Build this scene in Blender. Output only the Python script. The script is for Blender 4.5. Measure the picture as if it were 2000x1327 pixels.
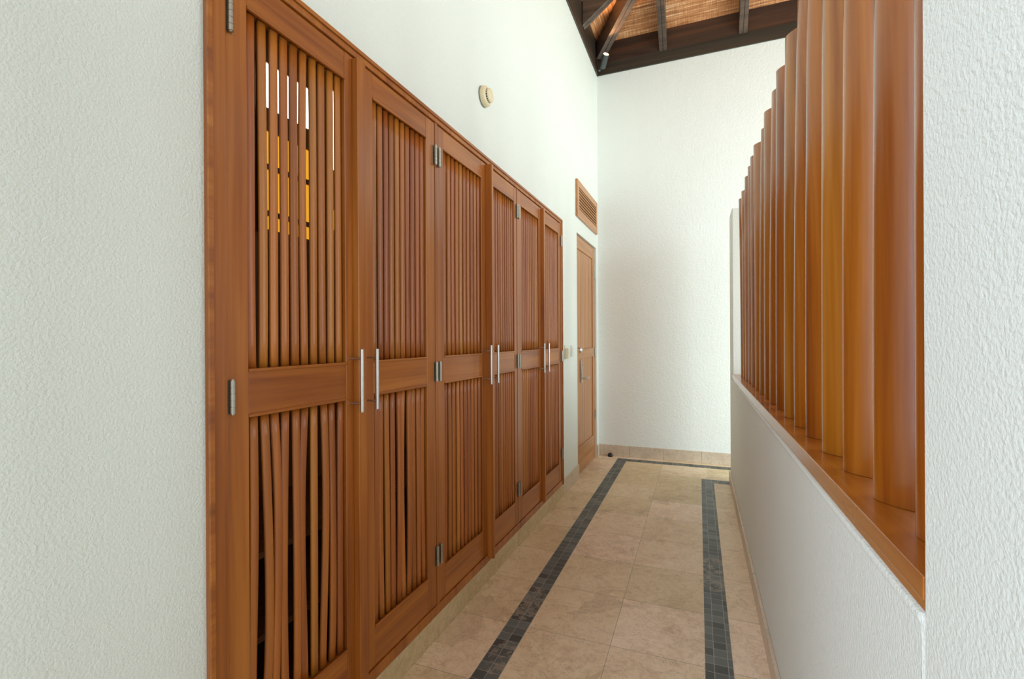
import bpy, bmesh, math, random
from mathutils import Vector, Matrix
S = bpy.context.scene
for o in list(bpy.data.objects): bpy.data.objects.remove(o)
C = S.collection
R = random.Random(7)

# ------------------------------------------------------------ camera
cam = bpy.data.cameras.new('camera'); co = bpy.data.objects.new('camera', cam); C.objects.link(co)
F_PX = 931.8; YAW = math.radians(21.36); PITCH = math.radians(-0.0175); ROLL = math.radians(0.317)
cam.sensor_width = 36; cam.lens = F_PX / 2000 * 36; cam.clip_start = .02
Fd = Vector((-math.sin(YAW)*math.cos(PITCH), math.cos(YAW)*math.cos(PITCH), math.sin(PITCH)))
R0 = Vector((math.cos(YAW), math.sin(YAW), 0)); U0 = R0.cross(Fd)
Rv = R0*math.cos(ROLL) - U0*math.sin(ROLL); Uv = R0*math.sin(ROLL) + U0*math.cos(ROLL)
m = Matrix.Identity(4)
for i in range(3):
    m[i][0] = Rv[i]; m[i][1] = Uv[i]; m[i][2] = -Fd[i]
m.translation = (0, 0, 1.3)
co.matrix_world = m
S.camera = co

# ------------------------------------------------------------ world, daylight, exposure
S.view_settings.view_transform = 'Standard'; S.view_settings.look = 'None'
S.view_settings.gamma = 1; S.view_settings.use_curve_mapping = False
S.view_settings.exposure = 0.60
w = bpy.data.worlds.new('world'); S.world = w; w.use_nodes = True
nt = w.node_tree; nt.nodes.clear()
out = nt.nodes.new('ShaderNodeOutputWorld'); bg = nt.nodes.new('ShaderNodeBackground')
tc = nt.nodes.new('ShaderNodeTexCoord'); sp = nt.nodes.new('ShaderNodeSeparateXYZ'); rp = nt.nodes.new('ShaderNodeValToRGB')
mr = nt.nodes.new('ShaderNodeMapRange'); mr.inputs['From Min'].default_value = -.35; mr.inputs['From Max'].default_value = .6
nt.links.new(tc.outputs['Generated'], sp.inputs[0]); nt.links.new(sp.outputs['Z'], mr.inputs['Value'])
nt.links.new(mr.outputs[0], rp.inputs[0]); nt.links.new(rp.outputs[0], bg.inputs[0]); nt.links.new(bg.outputs[0], out.inputs[0])
e = rp.color_ramp.elements
e[0].position = .3; e[0].color = (.42, .40, .33, 1); e[1].position = 1; e[1].color = (.62, .80, 1.0, 1)
k = e.new(.38); k.color = (.88, .96, .99, 1)
bg.inputs['Strength'].default_value = .85

def area(name, loc, rot, sx, sy, power, col):
    l = bpy.data.lights.new(name, 'AREA'); l.shape = 'RECTANGLE'; l.size = sx; l.size_y = sy; l.energy = power; l.color = col
    o = bpy.data.objects.new(name, l); C.objects.link(o); o.location = loc; o.rotation_euler = rot; return o
# daylight through the open side of the hall on the right and through the opening behind
area('daylight_side', (4.3, 3.2, 1.95), (0, math.radians(90), math.radians(-26)), 3.5, 3.8, 185, (.84, .985, 1.0))
area('daylight_back', (-.41, -2.4, 2.1), (math.radians(90), 0, 0), 1.25, 4.0, 10, (.78, .92, 1.0))
area('fill_left_rear', (-2.0, -1.5, 1.9), (math.radians(90), 0, math.radians(-36)), 1.7, 3.2, 50, (.76, .84, 1.0))  # unseen fill lamp added to brighten the half wall

# ------------------------------------------------------------ materials
def new_mat(name):
    m = bpy.data.materials.new(name); m.use_nodes = True
    return m, m.node_tree, m.node_tree.nodes['Principled BSDF']
def N(nt, t, **kw):
    n = nt.nodes.new('ShaderNode'+t)
    for k, v in kw.items(): setattr(n, k, v)
    return n
def mth(nt, op, a, b=None, c=None):
    n = N(nt, 'Math', operation=op)
    for i, x in enumerate((a, b, c)):
        if x is None: continue
        if isinstance(x, (int, float)): n.inputs[i].default_value = x
        else: nt.links.new(x, n.inputs[i])
    return n.outputs[0]
def mixc(nt, f, a, b, mode='MIX'):
    n = N(nt, 'Mix', data_type='RGBA', blend_type=mode)
    for s, x in ((0, f), (6, a), (7, b)):
        if isinstance(x, (int, float)): n.inputs[s].default_value = x
        elif isinstance(x, tuple): n.inputs[s].default_value = (*x, 1)
        else: nt.links.new(x, n.inputs[s])
    return n.outputs[2]
def coords(nt, scale=(1, 1, 1), rnd=0.0):
    tc = N(nt, 'TexCoord'); src = tc.outputs['Object']
    if rnd:
        oi = N(nt, 'ObjectInfo'); v = N(nt, 'VectorMath', operation='SCALE'); v.inputs[0].default_value = (7.3, 5.1, 3.7)
        nt.links.new(oi.outputs['Random'], v.inputs['Scale'])
        a = N(nt, 'VectorMath', operation='ADD'); nt.links.new(src, a.inputs[0]); nt.links.new(v.outputs[0], a.inputs[1]); src = a.outputs[0]
    mp = N(nt, 'Mapping'); mp.inputs['Scale'].default_value = scale; nt.links.new(src, mp.inputs[0])
    return mp.outputs[0]
def noise(nt, vec, scale, detail=3, rough=.5, dist=0):
    n = N(nt, 'TexNoise'); n.inputs['Scale'].default_value = scale; n.inputs['Detail'].default_value = detail
    n.inputs['Roughness'].default_value = rough; n.inputs['Distortion'].default_value = dist
    nt.links.new(vec, n.inputs['Vector']); return n.outputs['Fac']
def ramp(nt, f, stops):
    r = N(nt, 'ValToRGB'); nt.links.new(f, r.inputs[0]); e = r.color_ramp.elements
    e[0].position, e[0].color = stops[0][0], (*stops[0][1], 1); e[1].position, e[1].color = stops[-1][0], (*stops[-1][1], 1)
    for p, c in stops[1:-1]:
        k = e.new(p); k.color = (*c, 1)
    return r.outputs[0]
def bump(nt, b, h, strength, dist):
    n = N(nt, 'Bump'); n.inputs['Strength'].default_value = strength; n.inputs['Distance'].default_value = dist
    nt.links.new(h, n.inputs['Height']); nt.links.new(n.outputs[0], b.inputs['Normal'])

def wood(name, axis, dark, mid, light, across=14.0, rough=.36, slat=0.0, coat=.25, bumpy=.15):
    m, nt, b = new_mat(name)
    sc = [across, across, across]; sc['xyz'.index(axis)] = .55
    v = coords(nt, tuple(sc), 1.0)
    n1 = noise(nt, v, 1.0, 3, .55, .9)
    sc2 = [90, 90, 90]; sc2['xyz'.index(axis)] = 2.2
    v2 = coords(nt, tuple(sc2), 1.0); n2 = noise(nt, v2, 1.0, 4, .6, .2)
    f = mth(nt, 'ADD', mth(nt, 'MULTIPLY', n1, .75), mth(nt, 'MULTIPLY', n2, .25))
    col = ramp(nt, f, [(.30, dark), (.5, mid), (.70, light)])
    if slat:   # every slat is cut from its own board
        tcn = N(nt, 'TexCoord'); s3 = N(nt, 'SeparateXYZ'); nt.links.new(tcn.outputs['Object'], s3.inputs[0])
        wn = N(nt, 'TexWhiteNoise', noise_dimensions='1D')
        oi = N(nt, 'ObjectInfo')
        at = N(nt, 'Attribute', attribute_name='slat_id')
        nt.links.new(mth(nt, 'ADD', at.outputs['Fac'], mth(nt, 'MULTIPLY', oi.outputs['Random'], 31.0)), wn.inputs['W'])
        g = mth(nt, 'MULTIPLY_ADD', wn.outputs['Value'], slat, 1 - slat*.5)
        cb = N(nt, 'CombineColor'); sc_ = N(nt, 'SeparateColor'); nt.links.new(wn.outputs['Color'], sc_.inputs[0])
        nt.links.new(mth(nt, 'MULTIPLY_ADD', g, .5, .5), cb.inputs[0]); nt.links.new(mth(nt, 'MULTIPLY', g, mth(nt, 'MULTIPLY_ADD', sc_.outputs[1], .17, .88)), cb.inputs[1]); nt.links.new(g, cb.inputs[2])
        col = mixc(nt, 1.0, col, cb.outputs[0], 'MULTIPLY')
    nt.links.new(col, b.inputs['Base Color'])
    b.inputs['Roughness'].default_value = rough
    b.inputs['Coat Weight'].default_value = coat; b.inputs['Coat Roughness'].default_value = .22
    bump(nt, b, n2, bumpy, .002)
    return m
TD, TM, TL = (.215, .050, .006), (.37, .108, .011), (.49, .170, .023)
M = {}
M['teak_z'] = wood('teak_upright_grain', 'z', TD, TM, TL)
M['teak_y'] = wood('teak_level_grain', 'y', TD, TM, TL)
M['teak_slat'] = wood('teak_slats', 'z', TD, TM, TL, slat=.40)
M['sill'] = wood('teak_sill', 'y', (.25, .062, .006), (.37, .112, .011), (.46, .17, .025), rough=.26, coat=.5)
M['post'] = wood('teak_posts', 'z', (.21, .050, .004), (.345, .110, .006), (.44, .165, .018), across=17, rough=.26, coat=.7, slat=.30)
M['entry'] = wood('light_teak', 'z', (.36, .13, .035), (.50, .22, .075), (.60, .30, .12), across=22)
M['entry_y'] = wood('light_teak_level', 'y', (.36, .13, .035), (.48, .21, .07), (.56, .27, .10), across=18)
M['dark_x'] = wood('dark_beam_x', 'x', (.024, .013, .010), (.050, .025, .016), (.12, .042, .018), across=12, rough=.4, coat=.35)
M['rafter'] = wood('sheen_grey_rafter', 'x', (.04, .028, .022), (.085, .058, .045), (.14, .09, .062), across=20, rough=.4, coat=.3)  # grey reflection on the rafter undersides is mixed into this colour
M['plate'] = wood('wall_plate_board', 'x', (.016, .014, .010), (.034, .027, .018), (.06, .036, .02), across=12, rough=.5, coat=.2)
M['dark_y'] = wood('dark_beam_y', 'y', (.018, .014, .010), (.038, .026, .017), (.085, .04, .02), across=12, rough=.45, coat=.2)
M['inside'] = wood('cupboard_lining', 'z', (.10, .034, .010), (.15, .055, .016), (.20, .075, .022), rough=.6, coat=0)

def plaster(name, col, s1=85, s2=22, st=.55):
    m, nt, b = new_mat(name); v = coords(nt)
    vo = noise(nt, v, s1, 2, .5, .3); lo = noise(nt, v, s2, 3, .6, .6)
    h = mth(nt, 'ADD', mth(nt, 'MULTIPLY', vo, .9), mth(nt, 'MULTIPLY', lo, .3))
    pat = noise(nt, v, 1.2, 2, .5)
    c = ramp(nt, pat, [(.3, tuple(x*.97 for x in col)), (.7, col)])
    nt.links.new(c, b.inputs['Base Color']); b.inputs['Roughness'].default_value = .62
    b.inputs['Specular IOR Level'].default_value = .35
    bump(nt, b, h, st, .008)
    return m
M['plaster'] = plaster('rough_white_plaster', (.80, .835, .775), 165, 30, .38)
M['plaster_end'] = plaster('trowelled_white_plaster', (.85, .885, .85), 60, 14, .45)

def stone(name, a, bcol, c3, tiles=False, border=False):
    m, nt, b = new_mat(name); v = coords(nt)
    n1 = noise(nt, v, 2.4, 5, .62, .7); n2 = noise(nt, v, 14, 6, .72, 1.1); n3 = noise(nt, v, 55, 3, .6)
    f = mth(nt, 'ADD', mth(nt, 'MULTIPLY', n1, .38), mth(nt, 'ADD', mth(nt, 'MULTIPLY', n2, .48), mth(nt, 'MULTIPLY', n3, .14)))
    col = ramp(nt, f, [(.33, a), (.5, bcol), (.67, c3)])
    # fine darker veins and pale shell flecks
    vein = mth(nt, 'ABSOLUTE', mth(nt, 'SUBTRACT', noise(nt, v, 6, 6, .75, 1.6), .5))
    vm = mth(nt, 'MULTIPLY', mth(nt, 'LESS_THAN', vein, .008), .45)
    col = mixc(nt, vm, col, tuple(x*.55 for x in a))
    fl = mth(nt, 'MULTIPLY', mth(nt, 'GREATER_THAN', noise(nt, v, 34, 2, .5), .70), .45)
    col = mixc(nt, fl, col, (.80, .68, .52))
    b.inputs['Roughness'].default_value = .42
    if tiles:
        s3 = N(nt, 'SeparateXYZ'); nt.links.new(v, s3.inputs[0]); X, Y = s3.outputs['X'], s3.outputs['Y']
        ry = mth(nt, 'DIVIDE', mth(nt, 'SUBTRACT', Y, 2.03), .3915)
        fr = mth(nt, 'ABSOLUTE', mth(nt, 'SUBTRACT', mth(nt, 'FRACT', mth(nt, 'ADD', ry, .5)), .5))
        lineY = mth(nt, 'LESS_THAN', fr, .0035)
        def vl(x0): return mth(nt, 'LESS_THAN', mth(nt, 'ABSOLUTE', mth(nt, 'SUBTRACT', X, x0)), .0013)
        g = mth(nt, 'MAXIMUM', lineY, vl(-.355))
        for x0 in (.39, .78, 1.17, 1.56, 1.95, 2.34, 2.73, 3.12, 3.5): g = mth(nt, 'MAXIMUM', g, vl(x0))
        # one tone per tile
        cx = mth(nt, 'FLOOR', mth(nt, 'DIVIDE', mth(nt, 'ADD', X, .355), .42)); cy = mth(nt, 'FLOOR', ry)
        cv = N(nt, 'CombineXYZ'); nt.links.new(cx, cv.inputs[0]); nt.links.new(cy, cv.inputs[1])
        wn = N(nt, 'TexWhiteNoise', noise_dimensions='2D'); nt.links.new(cv.outputs[0], wn.inputs['Vector'])
        gg = mth(nt, 'MULTIPLY_ADD', wn.outputs['Value'], .22, .87)
        cb = N(nt, 'CombineColor'); nt.links.new(gg, cb.inputs[0]); nt.links.new(gg, cb.inputs[1]); nt.links.new(mth(nt, 'MULTIPLY', gg, gg), cb.inputs[2])
        col = mixc(nt, 1.0, col, cb.outputs[0], 'MULTIPLY')
        # worn water marks at tile edges
        st = mth(nt, 'MULTIPLY', mth(nt, 'GREATER_THAN', noise(nt, v, 1.7, 4, .6, .5), .60), .22)
        col = mixc(nt, st, col, (.33, .21, .10))
        col = mixc(nt, mth(nt, 'MULTIPLY', g, .75), col, (.27, .21, .15))
        bump(nt, b, mth(nt, 'SUBTRACT', mth(nt, 'MULTIPLY', n3, .25), g), .35, .002)
    else:
        bump(nt, b, n3, .15, .002)
    nt.links.new(col, b.inputs['Base Color'])
    return m
M['tiles'] = stone('travertine_floor_tiles', (.60, .425, .25), (.83, .655, .445), (.92, .78, .59), tiles=True)
M['stone'] = stone('travertine_skirting', (.53, .41, .29), (.66, .54, .41), (.74, .63, .50))
M['plinth'] = stone('tan_stone_plinth', (.46, .33, .16), (.64, .50, .28), (.74, .61, .40))

def mosaic(name):
    m, nt, b = new_mat(name); v = coords(nt)
    s3 = N(nt, 'SeparateXYZ'); nt.links.new(v, s3.inputs[0]); X, Y = s3.outputs['X'], s3.outputs['Y']
    p = .0515
    def cell(a): 
        q = mth(nt, 'DIVIDE', a, p)
        d = mth(nt, 'ABSOLUTE', mth(nt, 'SUBTRACT', mth(nt, 'FRACT', q), .5))
        return mth(nt, 'FLOOR', q), mth(nt, 'GREATER_THAN', d, .472)
    cx, gx = cell(X); cy, gy = cell(Y); g = mth(nt, 'MAXIMUM', gx, gy)
    cv = N(nt, 'CombineXYZ'); nt.links.new(cx, cv.inputs[0]); nt.links.new(cy, cv.inputs[1])
    wn = N(nt, 'TexWhiteNoise', noise_dimensions='2D'); nt.links.new(cv.outputs[0], wn.inputs['Vector'])
    base = ramp(nt, wn.outputs['Value'], [(0, (.022, .026, .027)), (.3, (.045, .053, .055)), (.7, (.10, .115, .115)), (1, (.155, .17, .165))])
    streak = noise(nt, coords(nt, (14, 60, 14)), 1, 5, .65, .5)
    col = mixc(nt, mth(nt, 'MULTIPLY', streak, .45), base, (.16, .165, .15))
    worn = mth(nt, 'GREATER_THAN', noise(nt, v, 26, 6, .72, .8), .50)
    def near(px, py, r):
        dx = mth(nt, 'SUBTRACT', X, px); dy = mth(nt, 'MULTIPLY', mth(nt, 'SUBTRACT', Y, py), .45)
        return mth(nt, 'LESS_THAN', mth(nt, 'ADD', mth(nt, 'MULTIPLY', dx, dx), mth(nt, 'MULTIPLY', dy, dy)), r*r)
    reg = mth(nt, 'MAXIMUM', mth(nt, 'MAXIMUM', near(-.78, 2.22, .07), near(-.76, 1.80, .05)), near(.07, 2.85, .09))
    col = mixc(nt, mth(nt, 'MULTIPLY', mth(nt, 'MULTIPLY', worn, reg), .6), col, (.34, .28, .21))
    col = mixc(nt, mth(nt, 'MULTIPLY', g, .85), col, (.33, .34, .31))
    nt.links.new(col, b.inputs['Base Color']); b.inputs['Roughness'].default_value = .45
    bump(nt, b, mth(nt, 'SUBTRACT', mth(nt, 'MULTIPLY', streak, .5), g), .4, .002)
    return m
M['mosaic'] = mosaic('slate_mosaic')

def simple(name, col, rough=.5, metal=0.0, em=None, est=1.0):
    m, nt, b = new_mat(name); v = coords(nt); n = noise(nt, v, 60, 2)
    c = ramp(nt, n, [(.3, tuple(x*.93 for x in col)), (.7, col)]); nt.links.new(c, b.inputs['Base Color'])
    b.inputs['Roughness'].default_value = rough; b.inputs['Metallic'].default_value = metal
    if em: b.inputs['Emission Color'].default_value = (*em, 1); b.inputs['Emission Strength'].default_value = est
    return m
M['steel'] = simple('brushed_steel', (.66, .65, .62), .32, 1)
M['nickel'] = simple('aged_nickel', (.42, .39, .32), .38, 1)
M['cream'] = simple('cream_plastic', (.82, .70, .46), .4)
M['white'] = simple('white_plastic', (.78, .78, .72), .4)
M['grey'] = simple('grey_plastic', (.30, .29, .25), .5)
M['black'] = simple('black_rubber', (.012, .011, .010), .5)
M['slot'] = simple('dark_slots', (.008, .006, .005), .7)
M['can'] = simple('dark_grey_metal', (.085, .095, .095), .4, .3)
M['bulb'] = simple('lamp_glow', (1, .8, .45), .5, 0, (1, .55, .16), 9)
M['pane'] = simple('guessed_glow', (.9, 1, .95), .3, 0, (.90, 1, .90), 5.0)  # made-up glow for the bright glimpses inside the wardrobe
M['amber'] = simple('guessed_amber_glow', (.8, .4, .03), .3, 0, (1.0, .46, .03), .5)  # made-up glow for the yellow glimpses inside the wardrobe

def matting():
    m, nt, b = new_mat('woven_cane_matting'); 
    tc = N(nt, 'TexCoord'); v = tc.outputs['UV']
    def sc(s):
        mp = N(nt, 'Mapping'); mp.inputs['Scale'].default_value = s; nt.links.new(v, mp.inputs[0]); return mp.outputs[0]
    a = noise(nt, sc((1.6, 62, 1)), 1, 5, .7, .3); c = noise(nt, sc((130, 7, 1)), 1, 2, .5, .2); d = noise(nt, sc((3, 3, 1)), 1, 3, .5)
    f = mth(nt, 'ADD', mth(nt, 'MULTIPLY', a, .62), mth(nt, 'ADD', mth(nt, 'MULTIPLY', c, .2), mth(nt, 'MULTIPLY', d, .18)))
    col = ramp(nt, f, [(.39, (.20, .07, .022)), (.47, (.46, .185, .065)), (.54, (.62, .29, .12)), (.61, (.90, .64, .42))])
    nt.links.new(col, b.inputs['Base Color']); b.inputs['Roughness'].default_value = .6
    bump(nt, b, f, .5, .006)
    return m
M['mat'] = matting()

# ------------------------------------------------------------ helpers
ORG = Vector((-1.082, 0, 0)); ROT = -.0085       # the left wall runs a hair out of square with the partition
LM = Matrix.Translation(ORG) @ Matrix.Rotation(ROT, 4, 'Z')   # local (d out of the wall, s along it, z up)

def bx(bm, x0, x1, y0, y1, z0, z1, mtx=None):
    x0, x1 = sorted((x0, x1)); y0, y1 = sorted((y0, y1)); z0, z1 = sorted((z0, z1))
    vs = [bm.verts.new((x, y, z)) for x in (x0, x1) for y in (y0, y1) for z in (z0, z1)]
    for f in ((0, 1, 3, 2), (4, 6, 7, 5), (0, 4, 5, 1), (2, 3, 7, 6), (0, 2, 6, 4), (1, 5, 7, 3)): bm.faces.new([vs[i] for i in f])
    if mtx: bmesh.ops.transform(bm, matrix=mtx, verts=vs)
    return vs
def box(*a, mtx=None):
    bm = bmesh.new(); bx(bm, *a, mtx=mtx); return bm
def tube(bm, p0, p1, r0, r1=None, n=20, caps=True):
    r1 = r0 if r1 is None else r1; p0, p1 = Vector(p0), Vector(p1); q = (p1-p0).to_track_quat('Z', 'Y')
    a = [bm.verts.new(p0 + q @ Vector((r0*math.cos(t), r0*math.sin(t), 0))) for t in [2*math.pi*i/n for i in range(n)]]
    b = [bm.verts.new(p1 + q @ Vector((r1*math.cos(t), r1*math.sin(t), 0))) for t in [2*math.pi*i/n for i in range(n)]]
    for i in range(n):
        f = bm.faces.new((a[i], a[(i+1) % n], b[(i+1) % n], b[i])); f.smooth = True
    if caps: bm.faces.new(a[::-1]); bm.faces.new(b)
    for r in (a, b):
        for i in range(n):
            e = bm.edges.get((r[i], r[(i+1) % n])); e.smooth = False
def lathe(bm, prof, mtx, n=36):
    rings = []
    for r, h in prof:
        if r < 1e-6: rings.append([bm.verts.new(mtx @ Vector((0, 0, h)))])
        else: rings.append([bm.verts.new(mtx @ Vector((r*math.cos(2*math.pi*i/n), r*math.sin(2*math.pi*i/n), h))) for i in range(n)])
    for a, b in zip(rings, rings[1:]):
        for i in range(n):
            j = (i+1) % n
            if len(a) == 1 and len(b) == 1: continue
            if len(b) == 1: f = bm.faces.new((a[i], a[j], b[0]))
            elif len(a) == 1: f = bm.faces.new((a[0], b[j], b[i]))
            else: f = bm.faces.new((a[i], a[j], b[j], b[i]))
            f.smooth = True

def obj(name, bm, mat, parent=None, org=None, bevel=0.0, left=False):
    """mesh in the coordinates of its thing; org = the thing's origin in those coordinates"""
    bmesh.ops.recalc_face_normals(bm, faces=bm.faces)
    if org is not None: bmesh.ops.translate(bm, vec=-Vector(org), verts=bm.verts)
    me = bpy.data.meshes.new(name); bm.to_mesh(me); bm.free()
    o = bpy.data.objects.new(name, me); C.objects.link(o)
    mats = mat if isinstance(mat, (list, tuple)) else [mat]
    for q in mats: me.materials.append(M[q])
    if parent: o.parent = parent
    elif org is not None: o.matrix_world = (LM if left else Matrix.Identity(4)) @ Matrix.Translation(Vector(org))
    elif left: o.matrix_world = LM
    if bevel:
        b = o.modifiers.new('bevel', 'BEVEL'); b.width = bevel; b.segments = 2; b.limit_method = 'ANGLE'; b.harden_normals = False
    return o
def tag(o, label, cat, group=None):
    o['label'] = label; o['category'] = cat
    if group: o['group'] = group
    return o
def thing(name, label, cat, org, left=False, group=None):
    o = bpy.data.objects.new(name, None); C.objects.link(o); o.empty_display_size = .1
    o.matrix_world = (LM if left else Matrix.Identity(4)) @ Matrix.Translation(Vector(org))
    return tag(o, label, cat, group)
def struct(name, bm, mat, label=None, left=False, bevel=0, cat=None):
    o = obj(name, bm, mat, left=left, bevel=bevel); o['kind'] = 'structure'
    if label: o['label'] = label
    if cat: o['category'] = cat
    return o

# ------------------------------------------------------------ floor and walls
YE = 5.345           # end wall plane
XR = .265            # corridor face of the partition
XP = .505            # far face of the partition
struct('floor', box(-3.2, 4.2, -3.2, 5.5, -.08, 0), 'tiles', 'pale travertine tile floor of the corridor', cat='floor')

bm = bmesh.new()     # left wall with the openings of the wardrobe and of the end door
W0, W1 = -.012, -.16
CS0, CS1, CT = .786, 3.834, 2.285
DS0, DS1, DT = 4.376, 5.235, 2.30
bx(bm, W0, W1, .15, CS0, 0, 4.30)  # stopped short out of view so the fill lamp reaches the half wall
bx(bm, W0, W1, CS0, CS1, CT, 4.30)
bx(bm, W0, W1, CS1, DS0, 0, 4.30)
bx(bm, W0, W1, DS0, DS1, DT, 4.30)
bx(bm, W0, W1, DS1, YE+.05, 0, 4.30)
struct('wall_left', bm, 'plaster', 'rough white plastered wall holding the wardrobe doors', left=True, cat='wall')
struct('wall_far', box(-1.3, 4.2, YE, YE+.16, 0, 4.30), 'plaster_end', 'bright white plastered wall at the corridor end', cat='wall')
bm = bmesh.new()
NY, FY0, FY1, SZ = .755, 4.42, 4.745, .955
bx(bm, XR, XP, -2.2, NY, 0, 4.30)
bx(bm, XR, XP, NY, FY1, 0, SZ-.008)
bx(bm, XR, XP, FY0, FY1, SZ-.008, 2.395)
bx(bm, XR-.002, XR+.02, NY+.004, FY0-.004, .926, .9465)
bmesh.ops.remove_doubles(bm, verts=bm.verts, dist=1e-5)
struct('wall_right', bm, 'plaster', 'white plastered partition wall with half-height section under the posts', bevel=.008, cat='wall')

# timber sill on the half wall
t = thing('wooden_sill', 'glossy reddish wooden sill capping the white half wall under the posts', 'sill', (XR+.12, 2.6, .947))
og = (XR+.12, 2.6, .947)
obj('sill_board', box(XR-.001, XP+.01, NY+.001, FY0-.001, .9635, .995), 'sill', t, og, .002)
obj('sill_moulding', box(XR+.003, XP, NY+.001, FY0-.001, .947, .9632), 'sill', t, og, .002)

# skirting
bm = bmesh.new()
for a, b_ in ((.15, CS0-.002), (CS1+.002, 4.13), (4.1315, DS0+.004)): bx(bm, -.012, .0, a, b_, 0, .128)
bx(bm, -.012, .0, DS1-.004, YE-.013, 0, .128)
bx(bm, -.045, -.013, DS0-.0, DS0+.004, 0, .128)
struct('baseboard_left', bm, 'stone', 'pale stone skirting either side of the entry door', left=True, bevel=.003, cat='baseboard')
bm = bmesh.new(); xs = [-1.036, -.715, -.355, .022, .40, .78, 1.16, 1.54, 1.92, 2.3, 2.68, 3.06, 3.44, 3.82, 4.2]
for a, b_ in zip(xs, xs[1:]): bx(bm, a+.0007, b_-.0007, YE-.014, YE, 0, .122)
struct('baseboard_far', bm, 'stone', 'pinkish stone skirting along the bright end wall', bevel=.002, cat='baseboard')
bm = bmesh.new(); ys = [-2.2, -1.8, -1.3, -.8, -.3, .2, .7, 1.2, 1.71, 2.22, 2.72, 3.25, 3.78, 4.3, FY1]
for a, b_ in zip(ys, ys[1:]): bx(bm, XR-.014, XR, a+.0007, b_-.0007, 0, .095)
bx(bm, XR-.014, XP+.014, FY1, FY1+.014, 0, .095)
struct('baseboard_right', bm, 'stone', 'narrow stone skirting at the foot of the half wall', bevel=.003, cat='baseboard')
bm = bmesh.new(); ss = [CS0, 1.25, 2.02, 2.79, CS1]
for a, b_ in zip(ss, ss[1:]): bx(bm, -.14, .0, a+.0008, b_-.0008, 0, .098)
struct('trim_1', bm, 'plinth', 'tan stone plinth under the wardrobe', left=True, bevel=.003, cat='plinth')

# mosaic bands set in the floor, laid in squares of .0515
p = .0515; x_l = -16*p; x_r = 0*p+.0
def band(n, x0, x1, y0, y1, lab):
    struct(n, box(x0, x1, y0, y1, .0, .0012), 'mosaic', lab, cat='floor mosaic')
band('trim_2', -16*p, -14*p, -2.2, 100*p, 'long dark slate mosaic band near the wardrobe')
band('trim_3', -.0+.018, .018+2*p, -2.2, 90*p, 'dark slate mosaic band beside the half wall')
band('trim_4', -16*p, 4.0, 100*p, 102*p, 'dark slate mosaic band along the end wall')
band('trim_5', .018, XR-.015, 90*p, 92*p, 'short dark slate mosaic band turning behind the half wall')

# ------------------------------------------------------------ roof
ZP0, ZP1, T = 4.247, 4.60, .012
bm = bmesh.new(); bx(bm, -1.30, 4.2, YE-T, YE+.16, ZP0+.125, ZP1); bx(bm, -1.30, 4.2, YE-T-.004, YE+.15, ZP0, ZP0+.1245)
for f in list(bm.faces)[6:]: f.material_index = 1
struct('trim_6', bm, ['dark_x', 'plate'], 'dark timber wall plate on top of the end wall', bevel=.002, cat='beam')
bm = bmesh.new(); bx(bm, -.16, T-.012, -2.2, YE-.03, ZP0+.125, ZP1); bx(bm, -.15, T-.008, -2.2, YE-.03, ZP0, ZP0+.1245)
struct('trim_7', bm, 'dark_y', 'dark timber wall plate on top of the left wall', left=True, bevel=.002, cat='beam')
SL = .75; XL = -1.04; AP = 2.6; XRR = XL + 2*AP
def deck(pts, th=.05):
    bm = bmesh.new(); uv = bm.loops.layers.uv.new('UVMap')
    lo = [bm.verts.new(q) for q in pts]; hi = [bm.verts.new((q[0], q[1], q[2]+th)) for q in pts]; n = len(pts)
    bm.faces.new(lo); bm.faces.new(hi[::-1])
    for i in range(n): bm.faces.new((lo[i], hi[i], hi[(i+1) % n], lo[(i+1) % n]))
    e = (Vector(pts[1])-Vector(pts[0])).normalized()
    nn = (Vector(pts[1])-Vector(pts[0])).cross(Vector(pts[2])-Vector(pts[0])).normalized(); g = nn.cross(e)
    for f in bm.faces:
        for l in f.loops: l[uv].uv = (l.vert.co.dot(e), l.vert.co.dot(g))
    return bm
zt = ZP1 + SL*AP; yf = YE-T
for i, (pts, lab) in enumerate((
    ([(XL-.04, yf+.04, ZP1-.03), (XRR+.04, yf+.04, ZP1-.03), (XL+AP, yf-AP, zt)], 'woven cane roof slope rising from the end wall'),
    ([(XL-.04, -2.2, ZP1-.03), (XL-.04, yf+.04, ZP1-.03), (XL+AP, yf-AP, zt), (XL+AP, -2.2, zt)], 'woven cane roof slope rising from the left wall'),
    ([(XRR+.04, yf+.04, ZP1-.03), (XRR+.04, -2.2, ZP1-.03), (XL+AP, -2.2, zt), (XL+AP, yf-AP, zt)], 'woven cane roof slope over the hall'))):
    o = struct('ceiling' if i == 0 else 'ceiling_%d' % (i+1), deck(pts), 'mat', lab, cat='ceiling')

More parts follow.
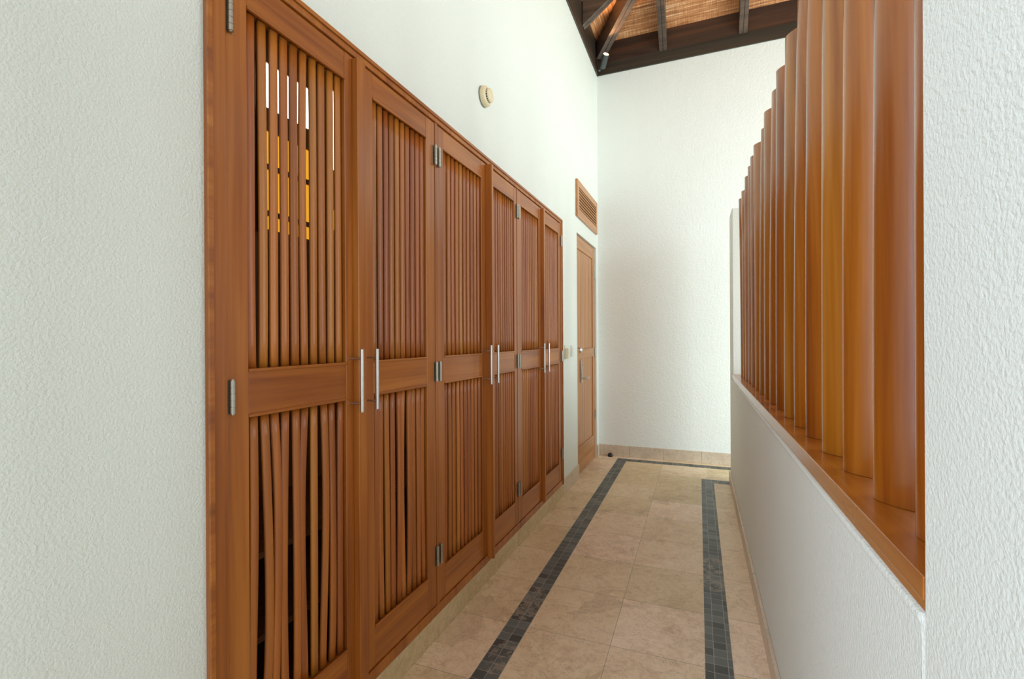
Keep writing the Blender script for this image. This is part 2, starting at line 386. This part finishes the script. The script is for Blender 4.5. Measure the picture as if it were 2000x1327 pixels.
def rafter(name, label, p0, d, length, wdt=.078, group=None, cat='rafter', mat='rafter'):
    """twin-plank rafter: p0 = foot of the underside, d = level direction of its run"""
    d = Vector((d[0], d[1], 0)).normalized(); s = Vector((-d.y, d.x, 0)); p0 = Vector(p0); k = SL if abs(abs(d.x)-1) < .01 or abs(abs(d.y)-1) < .01 else SL*math.sqrt(.5)
    bm = bmesh.new(); h = ZP1 - p0.z - .003
    def plank(a, b_, zo0, zo1):
        vs = []
        for L_ in (0, length):
            for o_ in (a, b_):
                for z_ in (zo0, zo1): vs.append(bm.verts.new(d*L_ + s*o_ + Vector((0, 0, k*L_ + z_))))
        for f in ((0, 1, 3, 2), (4, 6, 7, 5), (0, 4, 5, 1), (2, 3, 7, 6), (0, 2, 6, 4), (1, 5, 7, 3)): bm.faces.new([vs[i] for i in f])
    plank(-wdt/2, -.003, 0, h); plank(.003, wdt/2, 0, h); plank(-.003, .003, .006, h-.002)
    o = obj(name, bm, mat, None, (0, 0, 0), .002); o.location = p0
    return tag(o, label, cat, group)
RG = 'twin-plank rafters of the hipped roof'
rafter('rafter', 'dark straight rafter nearest the roof corner on the end wall', (-.337, YE-T, 4.372), (0, -1), .54, group=RG)
rafter('rafter', 'dark straight rafter on the end wall halfway between corner and posts', (.432, YE-T, 4.372), (0, -1), 1.36, group=RG)
rafter('rafter', 'dark rafter on the end wall hidden behind the post tops', (1.20, YE-T, 4.372), (0, -1), 2.12, group=RG)
rafter('rafter', 'dark short rafter rising from the left wall beside the hip', (XL+.004, 4.62, 4.355), (1, 0), .60, group=RG)
rafter('hip_rafter', 'thick dark diagonal hip rafter rising out of the roof corner above the spotlight', (XL+.04, YE-T-.04, 4.40), (1, -1), 3.3, wdt=.095, cat='rafter')

# ------------------------------------------------------------ spotlight in the roof corner
p0, p1 = Vector((-.965, 5.235, 4.275)), Vector((-.905, 5.125, 4.350)); ax = (p1-p0).normalized()
og = (-1.02, 5.32, 4.30)
t = thing('spotlight', 'small dark grey cylinder spotlight shining up in the roof corner', 'light', og)
bm = bmesh.new(); tube(bm, p0, p1, .034, n=28, caps=False)
q = ax.to_track_quat('Z', 'Y'); mm = Matrix.Translation(p0) @ q.to_matrix().to_4x4()
lathe(bm, [(0, -.016), (.018, -.013), (.030, -.004), (.034, 0)], mm, 28)
L_ = (p1-p0).length
lathe(bm, [(.034, L_), (.031, L_), (.031, L_-.022)], mm, 28)
obj('lamp_housing', bm, 'can', t, og)
bm = bmesh.new(); lathe(bm, [(0, L_-.006), (.0305, L_-.006)], mm, 28); obj('bulb', bm, 'bulb', t, og)['label'] = 'glowing warm lamp face'
bm = bmesh.new(); tube(bm, (-1.028, 5.325, 4.30), p0+ax*.045, .007, n=12); lathe(bm, [(0, 0), (.022, 0), (.022, .012), (0, .012)], Matrix.Translation((-1.02, 5.318, 4.30)) @ Vector((1, -1, 0)).to_track_quat('Z', 'Y').to_matrix().to_4x4(), 20)
obj('bracket', bm, 'can', t, og)
l = bpy.data.lights.new('spot_beam', 'SPOT'); l.energy = 22; l.color = (1, .62, .28); l.spot_size = math.radians(75); l.spot_blend = .9; l.shadow_soft_size = .02
lo = bpy.data.objects.new('spot_beam', l); C.objects.link(lo); lo.location = p1 + ax*.004; lo.rotation_euler = (-Vector((.45, -.55, .7))).to_track_quat('Z', 'Y').to_euler()

# ------------------------------------------------------------ wardrobe
WO = (-.07, 2.31, .098)
wt = thing('louvred_wardrobe', 'built-in wardrobe with six reddish slatted doors along the left wall', 'wardrobe', WO, left=True)
DB, DTP = .142, 2.250
bm = bmesh.new()
bx(bm, -.13, .0, CS0, .836, .0985, CT); bx(bm, -.13, .0, 3.800, CS1, .0985, CT)
bx(bm, -.13, .0, .8362, 3.7998, DTP+.003, CT); bx(bm, -.13, -.0, .8362, 3.7998, .0985, .138)
obj('frame', bm, 'teak_z', wt, WO, .003)
bm = bmesh.new()   # thin outer bead of the frame
bx(bm, .0002, .006, CS0-.002, CS0+.012, .0985, CT+.002); bx(bm, .0002, .006, CS1-.012, CS1+.002, .0985, CT+.002); bx(bm, .0002, .006, CS0+.0122, CS1-.0122, CT-.012, CT+.002)
obj('frame_bead', bm, 'teak_y', wt, WO, .002)
bm = bmesh.new()
for s0 in (1.8235, 2.8095): bx(bm, -.05, -.004, s0, s0+.0205, .1385, DTP+.0025)
obj('mullion', bm, 'teak_z', wt, WO, .001)
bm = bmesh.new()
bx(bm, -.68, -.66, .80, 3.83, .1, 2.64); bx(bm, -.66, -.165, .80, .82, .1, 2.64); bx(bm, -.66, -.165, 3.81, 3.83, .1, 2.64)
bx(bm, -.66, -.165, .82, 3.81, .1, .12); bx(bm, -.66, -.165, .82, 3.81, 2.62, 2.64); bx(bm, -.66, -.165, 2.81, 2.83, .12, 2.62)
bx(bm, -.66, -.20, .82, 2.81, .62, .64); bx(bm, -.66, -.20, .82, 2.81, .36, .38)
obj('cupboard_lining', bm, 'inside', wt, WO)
bx_ = None

def slats(s0, s1, z0, z1, n, warp, seed):
    rr = random.Random(seed); bm = bmesh.new(); lay = bm.faces.layers.float.new('slat_id'); pitch = (s1-s0)/n
    NS = 12; NC = 16; CR, SR = math.cos(math.radians(10)), math.sin(math.radians(10))
    for i in range(n):
        c = s0 + pitch*(i+.5); bow = rr.gauss(0, warp); tw = rr.gauss(0, warp*.7); ph = rr.uniform(.35, .65)
        if warp > .002 and i == 0: tw = warp*1.6; bow = warp*.8
        tb = rr.gauss(0, warp*.35); rings = []
        a, b_ = {0: (.0121, .0072), 1: (.0124, .0086), 2: (.0122, .0100)}.get(seed % 10, (pitch*.31, .0105)); a *= rr.uniform(.96, 1.04)
        for j in range(NS+1):
            u = j/NS; z = z0 + (z1-z0)*u
            off = bow*math.sin(math.pi*u**(.7 if ph > .5 else 1.3)) + tw*(u-.5) + tb
            off = max(-pitch*.62, min(pitch*.62, off))
            ring = []
            for q in range(NC):
                an = 2*math.pi*q/NC; ca, sa = math.cos(an), math.sin(an)
                x = b_*math.copysign(abs(ca)**.82, ca); y = a*math.copysign(abs(sa)**.82, sa)
                x, y = x*CR + y*SR, y*CR - x*SR      # each slat is set at an angle, its far edge forward
                if y + c + off < s0+.0005: y = s0+.0005-c-off
                if y + c + off > s1-.0005: y = s1-.0005-c-off
                ring.append(bm.verts.new((-.0205 + x, c+off+y, z)))
            rings.append(ring)
        for r0, r1 in zip(rings, rings[1:]):
            for q in range(NC):
                f = bm.faces.new((r0[q], r0[(q+1) % NC], r1[(q+1) % NC], r1[q])); f.smooth = True; f[lay] = i+1
        for f in (bm.faces.new(rings[0]), bm.faces.new(rings[-1][::-1])): f[lay] = i+1
    return bm
DF, DK = -.006, -.036        # door face and back
ZU0, ZU1, ZL0, ZL1 = 1.222, 2.162, .280, 1.108
def hinge(parent, s, zc, org, name='hinge'):
    bm = bmesh.new(); r = .0066; h = .082
    for i in range(5):
        a = zc-h/2+h*i/5; tube(bm, (.004, s, a+.0004), (.004, s, a+h/5-.0004), r, n=16)
    tube(bm, (.004, s, zc-h/2-.003), (.004, s, zc+h/2+.003), .0045, n=10)
    bx(bm, -.0075, -.0035, s-.011, s+.011, zc-h/2, zc+h/2)
    o = obj(name, bm, 'nickel', parent, org); return o
def pull(parent, s, org):
    bm = bmesh.new(); z0, z1 = 1.063, 1.270
    tube(bm, (.040, s, z0), (.040, s, z1), .0062, n=18)
    for z in (z0+.028, z1-.030): tube(bm, (DF, s, z), (.037, s, z), .0038, n=12); 
    return obj('handle', bm, 'steel', parent, org, .0006)
doors = [  # edges, slat opening, hinge side, handle, bar
    (.838, 1.3225, .898, 1.259, .8450, 1.281, (1.294, 1.335, .018), .0016, .0065),
    (1.3245, 1.8215, 1.402, 1.753, 1.8165, 1.360, None, .0012, .0060),
    (1.8455, 2.361, 1.900, 2.297, 1.8480, 2.312, (2.345, 2.366, .034), .0012, .0030),
    (2.363, 2.8075, 2.425, 2.765, 2.8030, 2.403, None, .0012, .0026),
    (2.8315, 3.3135, 2.890, 3.240, 2.8340, 3.225, (3.288, 3.314, .020), .0012, .0022),
    (3.3155, 3.7975, 3.385, 3.735, 3.8010, 3.332, None, .0012, .0022)]
for i, (e0, e1, q0, q1, hs, pl, bar, w1, w2) in enumerate(doors):
    org = (-.02, (e0+e1)/2, DB); rel = Vector(org) - Vector(WO)
    bm = bmesh.new()      # stiles upright; rails and beads level, let in between them
    bx(bm, DK, DF, e0, q0, DB, DTP); bx(bm, DK, DF, q1, e1, DB, DTP)
    if bar: bx(bm, DF-.0002, bar[2], bar[0], bar[1], DB-.020, DTP-.006)
    nf = len(bm.faces)
    for z0, z1 in ((ZU1, DTP), (ZL1, ZU0), (DB, ZL0)): bx(bm, DK+.0005, DF-.0008, q0-.0002, q1+.0002, z0, z1)
    for z0, z1 in ((ZU0, ZU1), (ZL0, ZL1)):
        bx(bm, -.012, -.002, q0-.0004, q1+.0004, z1-.006, z1+.003); bx(bm, -.012, -.002, q0-.0004, q1+.0004, z0-.003, z0+.006)
    for f in list(bm.faces)[nf:]: f.material_index = 1
    d = obj('door', bm, ['teak_z', 'teak_y'], wt, org, .0022); d.location = rel
    n = 10
    obj('upper_slats', slats(q0+.001, q1-.001, ZU0, ZU1, n, w1, 10+i), 'teak_slat', d, org)
    obj('lower_slats', slats(q0+.001, q1-.001, ZL0, ZL1, n, w2, 40+i), 'teak_slat', d, org)
    pull(d, pl, org)['label'] = 'brushed steel bar handle'
    for zc in (2.106, 1.161, .357): hinge(d, hs, zc, org)['label'] = 'aged nickel knuckle hinge'

# guessed glowing panes added for bright glimpses between the first door's slats
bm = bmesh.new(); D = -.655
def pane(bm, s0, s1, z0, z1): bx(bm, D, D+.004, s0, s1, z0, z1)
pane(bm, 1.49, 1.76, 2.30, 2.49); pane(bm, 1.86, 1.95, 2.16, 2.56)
wn = struct('glow_pane_1', bm, 'pane', 'small guessed glowing panes added for bright glimpses between the slats of the first wardrobe door', left=True, cat='glow_pane')
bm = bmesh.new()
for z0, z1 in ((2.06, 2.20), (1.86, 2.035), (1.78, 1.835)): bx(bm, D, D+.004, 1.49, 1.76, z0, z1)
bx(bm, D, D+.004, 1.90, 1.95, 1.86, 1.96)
obj('amber_glow_pane', bm, 'amber', wn)['label'] = 'guessed amber glowing pane added for yellow glimpses'
bm = bmesh.new()
for s0, s1, z0, z1 in ((1.47, 1.49, 1.76, 2.51), (1.76, 1.78, 1.76, 2.51), (1.49, 1.76, 2.49, 2.51), (1.49, 1.76, 2.202, 2.298), (1.49, 1.76, 2.036, 2.058), (1.49, 1.76, 1.836, 1.858), (1.84, 1.86, 1.8, 2.58), (1.95, 1.97, 1.8, 2.58), (1.86, 1.95, 2.561, 2.58), (1.86, 1.95, 2.10, 2.159)):
    bx(bm, D, D+.012, s0, s1, z0, z1)
obj('glow_pane_frame', bm, 'inside', wn)

# ------------------------------------------------------------ entry door at the far end
FD = -.030
bm = bmesh.new(); a, b_ = DS0+.006, DS1-.006
bx(bm, FD-.04, FD, a, a+.085, .006, DT-.008); bx(bm, FD-.04, FD, b_-.085, b_, .006, DT-.008)
e = struct('door_1', bm, 'entry', 'light wooden boarded entry door beside the bright end wall', left=True, bevel=.002, cat='door')
bm = bmesh.new(); c0, c1 = a+.0852, b_-.0852
bx(bm, FD-.04, FD-.0005, c0, c1, 2.17, DT-.008); bx(bm, FD-.04, FD-.0005, c0, c1, 1.110, 1.205); bx(bm, FD-.04, FD-.0005, c0, c1, .006, .255)
obj('rails', bm, 'entry_y', e, None, .002)
bm = bmesh.new(); n = 9; pw = (c1-c0)/n
for z0, z1 in ((.2552, 1.1098), (1.2052, 2.1698)):
    for i in range(n): bx(bm, FD-.032, FD-.010, c0+pw*i+.0015, c0+pw*(i+1)-.0015, z0, z1)
    bx(bm, FD-.034, FD-.020, c0, c1, z0, z1)
obj('boards', bm, 'entry', e, None, .002)
bm = bmesh.new()
sp_ = 4.60
for j in range(9):
    z0 = .872+.0245*j; off = .004*math.sin(j/9*math.pi*1.6)
    bx(bm, FD+.0002, FD+.010+off, sp_-.019, sp_+.019, z0, z0+.0247)
tube(bm, (FD+.008, sp_, 1.045), (FD+.016, sp_, 1.045), .009, n=16)
obj('lock_plate', bm, 'steel', e, None, .003)['label'] = 'tall curved steel lock plate'
bm = bmesh.new(); tube(bm, (FD+.006, sp_, .915), (FD+.055, sp_, .915), .009, n=18); tube(bm, (FD+.052, sp_-.008, .915), (FD+.052, sp_+.10, .918), .0095, .011, n=18)
obj('lever_handle', bm, 'steel', e)['label'] = 'steel lever handle'
bm = bmesh.new(); mm = Matrix.Translation((FD, 4.555, 1.192)) @ Vector((1, 0, 0)).to_track_quat('Z', 'Y').to_matrix().to_4x4()
lathe(bm, [(.030, 0), (.030, .010), (.024, .016), (.016, .018), (.014, .026), (0, .026)], mm, 28)
obj('deadbolt', bm, 'steel', e)['label'] = 'round steel deadbolt'
for zc in (.47, 1.16, 2.02):
    bm = bmesh.new(); tube(bm, (FD+.004, b_+.000, zc-.05), (FD+.004, b_+.000, zc+.05), .007, n=12); bx(bm, FD, FD+.002, b_-.03, b_, zc-.05, zc+.05)
    obj('hinge', bm, 'nickel', e)
# slim timber jamb of the doorway
bm = bmesh.new(); bx(bm, -.14, FD-.045, DS0+.0005, DS0+.02, 0, DT-.001); bx(bm, -.14, FD-.045, DS1-.02, DS1-.0005, 0, DT-.001); bx(bm, -.14, FD-.045, DS0+.0205, DS1-.0205, DT-.02, DT-.001); bx(bm, -.14, -.13, DS0+.0205, DS1-.0205, 0.002, DT-.0205)
struct('trim_8', bm, 'entry', 'wooden stop frame behind the entry door', left=True, cat='door frame')

# louvred vent over the entry door
og = (0, 4.79, 2.445); t = thing('wall_vent', 'wooden louvred air vent above the entry door', 'vent', og, left=True)
s0, s1, z0, z1, fw = 4.335, 5.225, 2.443, 2.788, .062
bm = bmesh.new(); bx(bm, -.0115, .010, s0, s0+fw, z0, z1); bx(bm, -.0115, .010, s1-fw, s1, z0, z1); bx(bm, -.0115, .010, s0+fw+.0002, s1-fw-.0002, z0, z0+fw+.014); bx(bm, -.0115, .010, s0+fw+.0002, s1-fw-.0002, z1-fw, z1)
obj('frame', bm, 'entry_y', t, og, .002)
bm = bmesh.new(); n = 7; zz0 = z0+fw+.014; zz1 = z1-fw
for i in range(n):
    zc = zz0 + (zz1-zz0)*(i+.5)/n
    bx(bm, -.009, .009, s0+fw, s1-fw, -.0055, .0055, mtx=Matrix.Translation((-.001, 0, zc)) @ Matrix.Rotation(math.radians(-14), 4, 'Y'))
obj('louvre_slats', bm, 'entry_y', t, og)
obj('backing', box(-.0118, -.0112, s0+fw, s1-fw, zz0, zz1), 'slot', t, og)['label'] = 'black sheet painted in for the shade behind the slats'  # near-black sheet stands in for shade between the louvres

# switches beside the wardrobe
og = (-.012, 3.958, 1.145); t = thing('wall_controller', 'cream room controller box on the wall right of the wardrobe', 'controller', og, left=True)
obj('plate', box(-.0118, -.004, 3.925, 3.995, 1.143, 1.246), 'white', t, og, .002)
obj('box', box(-.0038, .022, 3.922, 3.972, 1.133, 1.222), 'cream', t, og, .003)
obj('button', box(.0222, .0245, 3.934, 3.960, 1.18, 1.205), 'white', t, og, .001)
og = (-.012, 4.16, 1.143); t = thing('light_switch', 'white rocker light switch between room controller and entry door', 'switch', og, left=True)
obj('plate', box(-.0118, .000, 4.13, 4.20, 1.143, 1.243), 'white', t, og, .002)
obj('rocker', box(.0002, .004, 4.148, 4.182, 1.165, 1.221), 'white', t, og, .001)

# smoke detector
og = (-.012, 2.335, 2.605); t = thing('smoke_detector', 'round cream smoke detector high on the wall above the wardrobe', 'smoke detector', og, left=True)
mm = Matrix.Translation(og) @ Vector((1, 0, 0)).to_track_quat('Z', 'Y').to_matrix().to_4x4()
bm = bmesh.new(); lathe(bm, [(0, .0002), (.052, .0002), (.054, .004), (.054, .007)], mm, 48); obj('base', bm, 'grey', t, og)
bm = bmesh.new(); lathe(bm, [(.053, .0072), (.0535, .018), (.051, .026), (.045, .031), (.037, .034)], mm, 48); obj('housing', bm, 'cream', t, og)
bm = bmesh.new(); lathe(bm, [(.0365, .030), (.031, .0305), (.031, .041)], mm, 48); obj('sensor_slots', bm, 'slot', t, og)
bm = bmesh.new()
for i in range(18):
    an = 2*math.pi*i/18; c, s = math.cos(an), math.sin(an)
    bx(bm, .031, .0365, -.0022, .0022, .0305, .042, mtx=mm @ Matrix.Rotation(an, 4, 'Z'))
obj('sensor_ribs', bm, 'cream', t, og)
bm = bmesh.new(); lathe(bm, [(.037, .0415), (.036, .046), (.028, .051), (.014, .053), (0, .0535)], mm, 48); obj('sensor_cap', bm, 'cream', t, og)

# door stop on the floor
bm = bmesh.new(); mm = Matrix.Translation((-.915, 5.30, 0))
lathe(bm, [(0, 0), (.026, 0), (.027, .010), (.025, .026), (.018, .036), (.008, .040), (0, .0405)], mm, 28)
o = obj('door_stop', bm, 'black', None, (-.915, 5.30, 0)); tag(o, 'small black rubber door stop on the floor in the far corner', 'door stop')

# ------------------------------------------------------------ posts on the half wall
PB = [.916, 1.106, 1.312, 1.508, 1.722, 1.914, 2.112, 2.330, 2.520, 2.715, 2.915, 3.130, 3.345, 3.540, 3.760, 3.950, 4.160]
PT = [.905, 1.062, 1.272, 1.470, 1.660, 1.815, 2.050, 2.277, 2.400, 2.679, 2.790, 3.160, 3.353, 3.523, 3.735, 4.020, 4.290]
PZ = [2.42, 2.42, 2.42, 2.42, 2.42, 2.405, 2.421, 2.414, 2.385, 2.418, 2.378, 2.435, 2.435, 2.431, 2.429, 2.411, 2.425]
words = ['first', 'second', 'third', 'fourth', 'fifth', 'sixth', 'seventh', 'eighth', 'ninth', 'tenth', 'eleventh', 'twelfth', 'thirteenth', 'fourteenth', 'fifteenth', 'sixteenth', 'last']
for i in range(17):
    ang = math.radians(-35 + R.uniform(-4, 4)); a, b_ = .078, .040
    bm = bmesh.new(); NR, NC = 10, 40; rings = []
    zb = .9952
    for j in range(NR+1):
        u = j/NR; yt = PB[i] + (PT[i]-PB[i])*u*u*(PZ[i]-zb)/(PZ[i]-zb); ln = []
        cx = .313 + a*math.cos(ang); cy = yt + a*math.sin(ang)
        for q in range(NC):
            an = 2*math.pi*q/NC; ca, sa = math.cos(an), math.sin(an)
            ex, ey = a*math.copysign(abs(ca)**.9, ca), b_*math.copysign(abs(sa)**.9, sa)
            ln.append(bm.verts.new((cx + ex*math.cos(ang) - ey*math.sin(ang), cy + ex*math.sin(ang) + ey*math.cos(ang), zb + (PZ[i]-zb)*u)))
        rings.append(ln)
    for r0, r1 in zip(rings, rings[1:]):
        for q in range(NC):
            f = bm.faces.new((r0[q], r0[(q+1) % NC], r1[(q+1) % NC], r1[q])); f.smooth = True
    bm.faces.new(rings[0]); bm.faces.new(rings[-1][::-1])
    o = obj('wooden_post', bm, 'post', None, (.378, PB[i]-.046, zb), .0015)
    if i == 0: lab = 'nearest varnished oval post on the sill, mostly hidden behind the near white wall'
    elif i == 16: lab = 'farthest varnished oval post on the sill, next to the white end pier'
    else: lab = 'varnished oval post on the sill, %s counted from the near white wall' % words[i]
    tag(o, lab, 'post', 'oval wooden posts standing on the half wall')
